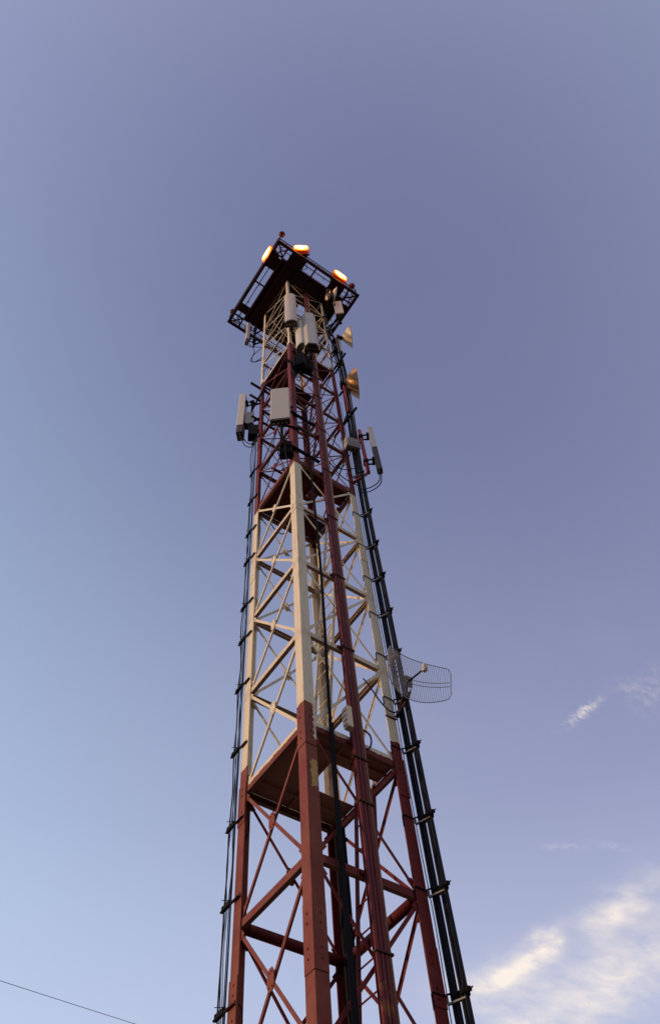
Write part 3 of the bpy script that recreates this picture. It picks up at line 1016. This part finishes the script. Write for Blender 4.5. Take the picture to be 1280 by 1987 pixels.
def panel_antenna(lab, loc, ang, w, hgt, d, tilt=0.0, mat=None, shape='box', capd=0.07, pole=None, arms=(), armmat=None, lower=0.0, cables=()):
    """loc = middle of the bottom end; local +X is the radiating face; arms are world points on the tower"""
    r_ = thing('panel_antenna', lab, 'antenna', loc, ang, GA)
    mat = mat or M_RAD
    R_ = Matrix.Rotation(tilt, 3, 'Y')
    if shape == 'round':
        out = [(-d / 2, -w / 2)] + [(d * .05 + d * .45 * math.cos(a), w / 2 * math.sin(a)) for a in [math.radians(-90 + 180 * i / 12) for i in range(13)]] + [(-d / 2, w / 2)]
    elif shape == 'chamfer':
        out = [(-d / 2, -w / 2), (d * .1, -w / 2), (d / 2, -w * .28), (d / 2, w * .28), (d * .1, w / 2), (-d / 2, w / 2)]
    else:
        c = 0.018
        out = [(-d / 2, -w / 2), (d / 2 - c, -w / 2), (d / 2, -w / 2 + c), (d / 2, w / 2 - c), (d / 2 - c, w / 2), (-d / 2, w / 2)]

    def ex(z0, z1, sc, m_, nm, par):
        n_ = len(out)
        vs = []
        lv = [(z0, sc), (z1, sc)]
        if nm == 'radome':
            lv = [(z0, sc), (z1 - .05, sc), (z1, sc * .86)]
        for zz_, s_ in lv:
            vs += [R_ @ Vector((x * s_, y * s_, zz_)) for x, y in out]
        fs = []
        for L_ in range(len(lv) - 1):
            fs += [(L_ * n_ + i, L_ * n_ + (i + 1) % n_, (L_ + 1) * n_ + (i + 1) % n_, (L_ + 1) * n_ + i) for i in range(n_)]
        fs += [tuple(range(n_)), tuple(range((len(lv) - 1) * n_, len(lv) * n_))]
        return MB()._add(vs, fs).build(nm, m_, par)
    if lower > 0:
        ex(0.0, lower, 0.96, M_CAP, 'lower_cover', r_)
        ex(lower + .002, hgt, 1.0, mat, 'radome', r_)
    else:
        ex(0.03, hgt, 1.0, mat, 'radome', r_)
        ex(-capd + .03, 0.0285, 0.93, M_CAP, 'end_cap', r_)
    if lower == 0 and w > .15:
        mb = MB()
        for sy_ in (-1, 1):
            mb.bar(R_ @ Vector((-d / 2 + .03, sy_ * (w / 2 + .001), .06)), R_ @ Vector((-d / 2 + .03, sy_ * (w / 2 + .001), hgt - .08)), 0.004, 0.012, up=(1, 0, 0))
        mb.box((-d / 2 + .02, -w * .5 - .003, -capd * .2 + .03), (d * .3, -w * .5 + .001, .05))
        mb.build('seam', M_RRU, r_)
    pm = armmat or M_DARK
    if pole is not None:
        px, pz0, pz1, pr = pole
        MB().tube((px, 0, pz0), (px, 0, pz1), pr, 12).build('mounting_pole', pm, r_)
        for f_ in (0.22, 0.8):
            z_ = hgt * f_
            q_ = R_ @ Vector((-d / 2, 0, z_))
            mb = MB()
            mb.bar((px, -.05, z_), (q_.x + .01, -.05, z_ + .02), 0.02, 0.05)
            mb.bar((px, .05, z_), (q_.x + .01, .05, z_ - .02), 0.02, 0.05)
            mb.bar((q_.x - .03, -.09, z_ + .03), (q_.x - .03, .09, z_ + .03), 0.05, 0.06)
            mb.box((px - .06, -.07, z_ - .05), (px + .05, .07, z_ + .05))
            mb.build('clamp', M_DARK, r_)
        for za_, wp in arms:
            MB().tube((px, 0, za_), loc_of(r_, wp), pr * .85, 10).build('arm', pm, r_)
    mb = MB()
    for i in range(4):
        yv = (i - 1.5) * w * .2
        zz_ = -capd + .03 if lower == 0 else 0
        mb.tube((-.01, yv, zz_ + .004), (-.01, yv, zz_ - .05), 0.016, 8)
    mb.build('connector', M_STEEL, r_)
    for c_ in cables:
        MB().path(curve_pts([loc_of(r_, p) for p in c_], 6), 0.012, 6).build('jumper_cable', M_CABLE, r_)
    return r_


A_CAM = math.radians(-130)      # facing the photographer's side
# wide grey panel left of the near leg
panel_antenna('wide flat grey panel antenna left of the near leg, facing the viewer', (-1.14, -0.86, 16.95), A_CAM, 0.42, 1.76, 0.14, mat=M_RAD,
              pole=(-0.22, -0.75, 1.9, 0.035), armmat=M_DARK, arms=((0.35, (-0.60, -0.80, 17.35)), (1.45, (-0.72, -0.74, 18.5)), (-0.5, (-0.72, -0.70, 16.3))),
              cables=([(-1.10, -0.84, 16.9), (-1.08, -0.82, 16.4), (-0.85, -0.74, 16.2), (-0.72, -0.70, 15.9)],
                      [(-1.2, -0.80, 16.9), (-1.12, -0.78, 16.5), (-0.95, -0.68, 16.6), (-0.76, -0.6, 16.9)]))
# left edge panel seen from the side
panel_antenna('long panel antenna seen edge-on at the far left of the red band', (-1.10, 1.045, 19.78), math.radians(138), 0.27, 2.58, 0.17, mat=M_RAD2, lower=0.42,
              pole=(-0.26, -0.05, 2.2, 0.032), arms=((0.35, (-0.70, 0.76, 20.1)), (1.9, (-0.72, 0.72, 21.8)), (1.6, (-0.70, 0.50, 22.8))),
              cables=([(-1.06, 1.02, 19.75), (-1.0, 0.98, 19.3), (-0.88, 0.88, 19.1), (-0.78, 0.80, 19.3)],
                      [(-1.04, 1.0, 19.75), (-0.98, 0.95, 19.45), (-0.88, 0.86, 19.25), (-0.78, 0.80, 19.5)]))
# tall panel in front of the near leg, right below the top platform
panel_antenna('tall light panel antenna right in front of the upper near leg', (-0.90, -1.08, 23.75), A_CAM, 0.35, 2.9, 0.22, tilt=0.0, mat=M_RAD, shape='round',
              pole=(-0.20, -0.1, 2.9, 0.03), arms=((0.5, (-0.72, -0.72, 24.3)), (2.4, (-0.72, -0.72, 26.2))), capd=0.06)
panel_antenna('tall panel antenna with slanted front edges hanging right of the near leg', (-0.40, -1.27, 21.95), math.radians(-118), 0.38, 2.9, 0.26, mat=M_RAD, shape='chamfer',
              pole=(-0.24, -0.2, 2.9, 0.03), arms=((0.3, (-0.62, -0.74, 22.2)), (1.4, (-0.60, -0.74, 23.3))), capd=0.06,
              cables=([(-0.42, -1.22, 21.9), (-0.5, -1.1, 21.2), (-0.62, -0.9, 21.0), (-0.70, -0.78, 20.6)],
                      [(-0.35, -1.22, 21.9), (-0.45, -1.05, 21.4), (-0.55, -0.85, 21.5), (-0.66, -0.78, 21.2)]))
panel_antenna('shorter panel antenna turned left, wedged between the two tall panels', (-0.60, -1.03, 22.25), math.radians(178), 0.30, 2.15, 0.17, mat=M_RAD2, shape='round',
              pole=(-0.20, -0.2, 2.0, 0.028), arms=((0.4, (-0.68, -0.74, 22.5)),), capd=0.08)
panel_antenna('small panel antenna hanging at the left under the top platform', (-1.14, 1.14, 27.3), math.radians(165), 0.17, 2.1, 0.11, mat=M_RAD, shape='box', lower=0.28,
              pole=(-0.24, -0.1, 2.2, 0.035), arms=((0.1, (-0.74, 0.72, 27.1)), (1.2, (-0.74, 0.72, 28.5))),
              cables=([(-1.14, 1.14, 27.28), (-1.05, 1.03, 26.8), (-0.9, 0.9, 26.7), (-0.76, 0.75, 26.5)],
                      [(-1.10, 1.10, 27.28), (-0.95, 0.92, 26.3), (-1.02, 0.98, 25.4), (-0.92, 0.88, 25.2), (-0.76, 0.74, 25.5)],
                      [(-0.80, 0.78, 26.4), (-0.98, 0.95, 25.8), (-0.96, 0.92, 25.2), (-0.76, 0.74, 25.3)]))
panel_antenna('short grey panel antenna at the right under the top platform', (0.97, -1.27, 27.62), A_CAM, 0.28, 1.5, 0.14, mat=M_RAD,
              pole=(-0.20, -0.3, 1.5, 0.03), arms=((-0.2, (0.74, -0.74, 26.7)), (0.3, (0.72, -0.60, 27.3))), capd=0.12)
panel_antenna('narrow grey panel antenna behind the upper cream dish', (0.82, -1.10, 23.95), math.radians(-60), 0.13, 1.55, 0.12, mat=M_RAD, shape='round',
              pole=(-0.16, 0.0, 1.5, 0.025), arms=((0.3, (0.74, -0.74, 24.2)),))
panel_antenna('slim panel antenna with black lower half on a red pole, far right of the tower', (1.17, -1.17, 16.62), math.radians(-40), 0.15, 2.22, 0.12, mat=M_RAD2, lower=1.08,
              pole=(-0.25, -0.02, 2.18, 0.042), armmat=M_REDPIPE, arms=((0.0, (0.76, -0.76, 16.35)), (1.55, (0.76, -0.76, 18.1))),
              cables=([(1.16, -1.16, 16.6), (1.12, -1.12, 16.2), (0.98, -0.98, 16.0), (0.84, -0.84, 16.0)],
                      [(1.18, -1.18, 16.6), (1.14, -1.14, 16.1), (0.98, -0.98, 15.85), (0.84, -0.84, 15.85)]))
panel_antenna('tiny white tilted antenna inside the red band behind the near leg', (0.30, -0.25, 19.1), math.radians(-150), 0.06, 1.1, 0.05, tilt=-0.28, mat=M_RAD2, capd=0.04,
              pole=(-0.10, -0.1, 1.0, 0.02), arms=((0.5, (0.3, -0.02, 19.5)),))

# ------------------------------------------------------------------ remote radio units and boxes
GR = 'radio units beside the antennas'


def radio_unit(lab, loc, ang, w, d, hgt, wp, mat=M_RRU):
    r_ = thing('radio_unit', lab, 'radio unit', loc, ang, GR)
    MB().box((-d / 2, -w / 2, 0), (d / 2, w / 2, hgt)).build('casing', mat, r_, bevel=0.015)
    mb = MB()
    nf = 6
    for i in range(nf):
        yv = -w / 2 + (i + .5) * w / nf
        mb.box((d / 2 + .001, yv - .006, 0.03), (d / 2 + .03, yv + .006, hgt - .03))
    mb.build('cooling_fin', mat, r_)
    mb = MB()
    for i in range(3):
        mb.tube((0, (i - 1) * w * .25, 0), (0, (i - 1) * w * .25, -0.06), 0.018, 8)
    mb.build('connector', M_DARK, r_)
    MB().bar((-d / 2, 0, hgt * .5), loc_of(r_, wp), 0.04, 0.05).build('bracket', M_DARK, r_)


radio_unit('grey radio unit strapped to the right leg beside the red pole', (0.755, -0.90, 17.72), math.radians(-105), 0.34, 0.16, 0.42, (0.72, -0.75, 17.9))
radio_unit('pale topped radio unit between the left leg and the edge-on panel', (-0.92, 0.92, 20.35), math.radians(150), 0.20, 0.20, 0.75, (-0.76, 0.72, 20.7))
radio_unit('dark radio unit tucked behind the pale one at the left leg', (-0.83, 0.88, 19.72), math.radians(60), 0.24, 0.22, 0.58, (-0.76, 0.74, 19.9), mat=M_DARK)
radio_unit('dark radio unit hanging under the wide grey panel by the near leg', (-0.88, -0.66, 15.95), math.radians(-130), 0.26, 0.16, 0.5, (-0.74, -0.64, 16.1), mat=M_DARK)
radio_unit('dark radio unit behind the two tall panels at the near leg', (-0.60, -0.96, 20.85), math.radians(-140), 0.30, 0.22, 0.75, (-0.7, -0.74, 21.2), mat=M_DARK)
radio_unit('second dark radio unit right of the near leg under the tall panels', (-0.36, -0.93, 21.0), math.radians(-100), 0.26, 0.2, 0.6, (-0.4, -0.74, 21.27), mat=M_DARK)

# horizontal support pipes around the antenna levels
GP = 'support pipes at the antenna levels'
for lab, a, b, r in (
        ('dark support pipe crossing the near leg beside the wide grey panel', (-1.18, -0.79, 18.05), (-0.20, -0.79, 18.05), 0.038),
        ('dark support pipe crossing the near leg under the wide grey panel', (-1.05, -0.79, 16.25), (-0.15, -0.79, 16.25), 0.038),
        ('dark support pipe crossing the near leg below the tall panels', (-0.95, -0.80, 21.35), (0.10, -0.80, 21.35), 0.036),
        ('upper dark stub pipe sticking out left of the left leg', (-1.05, 0.79, 23.0), (-0.1, 0.79, 23.0), 0.040),
        ('lower dark stub pipe sticking out left of the left leg', (-1.05, 0.79, 22.1), (-0.1, 0.79, 22.1), 0.036),
        ('dark support pipe at the left leg level with the radio units', (-0.95, 0.79, 20.75), (-0.2, 0.79, 20.75), 0.036),
        ('dark support pipe running out from the right leg to the golden dish pole', (0.80, -0.30, 19.5), (0.80, -1.25, 19.5), 0.032),
        ('dark support pipe running out from the right leg below the cream dish', (0.79, -0.25, 23.4), (0.79, -1.30, 23.4), 0.032),
        ('dark outrigger pipe under the right side of the top platform', (0.79, -0.40, 26.9), (0.79, -1.35, 26.9), 0.034),
        ('dark pipe inside the tower crossing behind the near leg', (-0.66, 0.25, 17.2), (0.66, 0.25, 17.2), 0.03),
):
    o = MB().tube(a, b, r, 10).build('support_pipe', M_DARK)
    tag(o, lab, 'pipe', GP)

# dark red square column of the cable shaft inside the red band
sh = thing('cable_shaft', 'dark red vertical cable shaft seen inside the tower above the middle platform', 'cable shaft', (-0.28, -0.05, 16.0))
MB().box((-0.07, -0.05, 0.0), (0.07, 0.05, 3.1)).build('column', M_DECK2, sh)
MB().box((-0.085, -0.065, 1.0), (0.085, 0.065, 1.05)).box((-0.085, -0.065, 2.2), (0.085, 0.065, 2.25)).build('collar', M_DARK, sh)

# ------------------------------------------------------------------ parabolic dishes
GD = 'small parabolic dishes on the tower'


def dish(lab, loc, ang, dia, dep, mat, pole=None, arms=(), pmat=None, elev=0.0, cone=True):
    """loc = rim centre; local +X is the boresight"""
    r_ = thing('dish_antenna', lab, 'dish antenna', loc, ang, GD)
    Q = Matrix.Rotation(math.pi / 2 - elev, 3, 'Y')       # local z of the profile -> +X
    R0 = dia / 2
    prof = [(0.0, -dep), (R0 * .16, -dep), (R0 * .22, -dep * .93)]
    for i in range(1, 9):
        f_ = i / 8
        prof.append((R0 * (.22 + .76 * f_), -dep * .93 * (1 - (f_ ** (1.15 if cone else 1.8)))))
    prof += [(R0, 0.0), (R0, 0.02), (R0 * .975, 0.02)]
    MB().revolve(prof, 36, Q).build('reflector', mat, r_)
    MB().revolve([(R0 * .97, 0.012), (R0 * .6, 0.03), (0.0, 0.04)], 36, Q).build('radome_cover', M_RAD2, r_)
    mb = MB()
    a = Q @ Vector((0, 0, -dep + .02))
    b = Q @ Vector((0, 0, -dep - 0.12))
    mb.tube(a, b, 0.07, 12)
    mb.box((b.x - .03, -.09, b.z - .10), (b.x + .05, .09, b.z + .09))
    mb.build('feed_unit', M_DARK, r_)
    if pole:
        px, pz0, pz1, pr = pole
        MB().tube((px, 0, pz0), (px, 0, pz1), pr, 12).build('mounting_pole', pmat or M_RUST, r_)
        mb = MB()
        mb.bar((px, 0, b.z), (b.x - .02, 0, b.z), 0.10, 0.14)
        mb.build('clamp', M_DARK, r_)
        for za_, wp in arms:
            MB().tube((px, 0, za_), loc_of(r_, wp), pr * .8, 10).build('arm', M_DARK, r_)


A_R = math.radians(-40)
dish('cream parabolic dish on a pole at the upper right of the tower', (1.09, -1.38, 25.2), A_R, 0.72, 0.27, M_DISH,
     pole=(-0.42, -2.4, 0.0, 0.035), arms=((-2.1, (0.76, -0.76, 22.9)), (-0.5, (0.76, -0.76, 24.6))))
dish('golden bronze parabolic dish below the cream one', (1.05, -1.22, 21.55), A_R, 0.86, 0.30, M_DISHG,
     pole=(-0.36, -1.85, 0.1, 0.036), arms=((-1.8, (0.76, -0.76, 19.4)), (-0.3, (0.76, -0.76, 21.2))), pmat=M_REDPIPE, cone=False)
dish('small cream dish right under the edge of the top platform', (0.80, -1.44, 29.45), math.radians(-25), 0.46, 0.13, M_DISH,
     pole=(-0.28, -1.0, 0.3, 0.025), arms=((-0.9, (0.74, -0.74, 28.4)),), elev=-0.2)
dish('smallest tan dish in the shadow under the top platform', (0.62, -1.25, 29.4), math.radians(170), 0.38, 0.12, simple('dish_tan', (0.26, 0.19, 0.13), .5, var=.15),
     pole=(-0.20, -0.9, 0.3, 0.022), arms=((-0.8, (0.70, -0.74, 28.4)),), elev=-0.2)

# ------------------------------------------------------------------ grid dish on the right leg
gd = thing('grid_dish', 'silver wire grid parabolic antenna mounted right of the tower over the feeder bundles', 'grid antenna', (0.771, -1.125, 9.89), math.radians(-95.8))
gd.rotation_euler = (0, math.radians(17.6), math.radians(-95.8))
# local +X = boresight, local Y = width, Z = height
KU, AW, BH = 1.00, 0.51, 0.325


def gpt(u, v):
    return Vector((KU * u * u + 0.55 * v * v, u, v))


def hlim(u):
    f_ = abs(u) / AW
    return BH * (1.0 - 0.30 * f_ ** 2.2) if f_ < 0.94 else BH * (0.74 - (f_ - .94) * 4.4)


mb = MB()
nw = 41
for i in range(nw):
    u = -AW + 2 * AW * i / (nw - 1)
    u *= 0.985
    hl = hlim(u)
    mb.path([gpt(u, -hl + 2 * hl * j / 8) for j in range(9)], 0.0032, 5)
mb.build('grid_wire', M_GRID, gd)
mb = MB()
rim = []
us = [-AW + 2 * AW * i / 30 for i in range(31)]
rim = [gpt(u, hlim(u)) for u in us] + [gpt(u, -hlim(u)) for u in us[::-1]]
rim.append(rim[0])
mb.path(rim, 0.0055, 6)
mb.build('rim', M_GRID, gd)
for v in (0.032, -0.032):
    MB().path([gpt(-AW * .985 + 2 * AW * .985 * i / 20, v) + Vector((0.004, 0, 0)) for i in range(21)], 0.0048, 6).build('cross_rod', M_GRID, gd)
mb = MB().tube((0.0, 0, 0), (0.36, 0, 0.0), 0.013, 10)
mb.build('feed_arm', M_RUST, gd)
mb = MB().box((0.355, -0.03, -0.048), (0.42, 0.03, 0.062)).box((0.42, -0.012, -0.03), (0.43, 0.012, 0.045))
mb.build('feed_horn', M_RAD2, gd, bevel=0.006)
mb = MB().box((-0.03, -0.06, -0.08), (-0.006, 0.06, 0.08)).box((-0.055, -0.05, -0.06), (-0.031, -0.03, 0.05)).box((-0.055, 0.03, -0.06), (-0.031, 0.05, 0.05))
mb.tube((-0.06, -0.07, 0.0), (-0.06, 0.07, 0.0), 0.008, 6)
mb.build('hub', M_STEEL, gd)
mb = MB().path(curve_pts([(-0.05, 0, -0.02), (-0.08, 0.0, -0.16), (-0.16, -0.01, -0.24), loc_of(gd, (0.77, -0.77, 9.50))]), 0.022, 10)
mb.build('support_arm', M_RUST, gd)
MB().bar(loc_of(gd, (0.75, -0.76, 9.50)), loc_of(gd, (0.78, -0.98, 9.62)), 0.03, 0.03).build('support_arm', M_RUST, gd)
mb = MB()
o_ = loc_of(gd, (0.67, -0.757, 9.46))
mb.box((o_.x - .004, o_.y - .09, o_.z - .012), (o_.x + .006, o_.y + .09, o_.z + .012))
mb.build('leg_clamp', M_RUST, gd)
jc = MB().path(curve_pts([(0.30, -0.72, 10.05), (0.34, -0.76, 9.92), (0.50, -0.79, 9.62), (0.66, -0.80, 9.52), (0.78, -0.84, 9.60), (0.83, -1.0, 9.72), (0.82, -1.08, 9.80)]), 0.010, 8).build('jumper_cable', M_CABLE)
tag(jc, 'thin black lead sagging from the tower brace to the grid dish', 'cable')

# ------------------------------------------------------------------ loose cables in the crowded red band
GJ = 'loose jumper cables in the red band'
loose = [
    ('black cable looping round the near leg below the tall panels', [(-0.80, -0.80, 21.6), (-0.78, -0.82, 21.0), (-0.66, -0.82, 20.5), (-0.52, -0.78, 20.7), (-0.45, -0.74, 21.3)], .012),
    ('second black cable looping right of the near leg below the tall panels', [(-0.76, -0.78, 21.0), (-0.62, -0.84, 20.2), (-0.48, -0.80, 20.6), (-0.42, -0.76, 21.3)], .010),
    ('cable drooping under the middle platform on the left side', [(-0.40, 0.70, 15.75), (-0.28, 0.70, 15.55), (-0.12, 0.70, 15.52), (0.02, 0.70, 15.7)], .012),
    ('cable strung across the inside just above the middle platform', [(-0.1, -0.76, 16.9), (0.15, -0.78, 16.5), (0.45, -0.78, 16.6), (0.74, -0.77, 16.9)], .010),
    ('cable strung across the right face beside the grey radio unit', [(0.05, -0.77, 17.2), (0.30, -0.79, 16.55), (0.55, -0.79, 16.9), (0.72, -0.86, 17.6)], .010),
    ('cable hooked along the right leg above the middle platform', [(0.10, -0.79, 16.6), (0.35, -0.80, 16.2), (0.62, -0.80, 16.15), (0.80, -0.84, 16.1)], .011),
    ('cable coming down from the wide grey panel to the near leg', [(-0.98, -0.80, 16.9), (-0.95, -0.74, 16.0), (-0.80, -0.60, 15.7), (-0.74, -0.35, 16.2), (-0.74, -0.05, 17.6)], .011),
    ('cable climbing the left face behind the wide grey panel', [(-0.72, 0.65, 17.8), (-0.70, 0.35, 17.4), (-0.69, 0.1, 18.3), (-0.68, -0.2, 19.0), (-0.68, -0.5, 18.7)], .010),
    ('cable arching at the upper right leg under the cream dish', [(0.20, -0.78, 26.2), (0.35, -0.79, 24.9), (0.55, -0.79, 24.0), (0.80, -0.85, 23.6)], .012),
    ('second cable arching at the upper right leg', [(0.74, -0.80, 25.4), (0.60, -0.79, 25.0), (0.66, -0.82, 24.4), (0.82, -0.86, 24.1)], .010),
    ('cable wrapped round the upper left leg by the platform edge', [(-0.66, 0.55, 24.6), (-0.72, 0.66, 23.9), (-0.70, 0.70, 23.3), (-0.66, 0.74, 22.6)], .010),
    ('cable tangle end beside the right leg radio unit', [(0.66, -0.82, 18.2), (0.62, -0.80, 17.4), (0.70, -0.80, 16.9), (0.80, -0.86, 16.9)], .009),
]
for lab, pts, r in loose:
    tag(MB().path(curve_pts(pts, 6), r, 6).build('jumper_cable', M_CABLE), lab, 'cable', GJ)

# ------------------------------------------------------------------ distant overhead wire
pts = [(x, 7.70 + 0.0227 * x, 9.6 + 0.0009 * (x - 8) ** 2 - 0.06) for x in range(-20, 41, 2)]
tag(MB().path(pts, 0.0052, 5).build('overhead_wire', simple('overhead_wire_grey', (0.26, 0.26, 0.30), 0.6)), 'thin overhead wire slanting across the bottom left sky', 'wire')
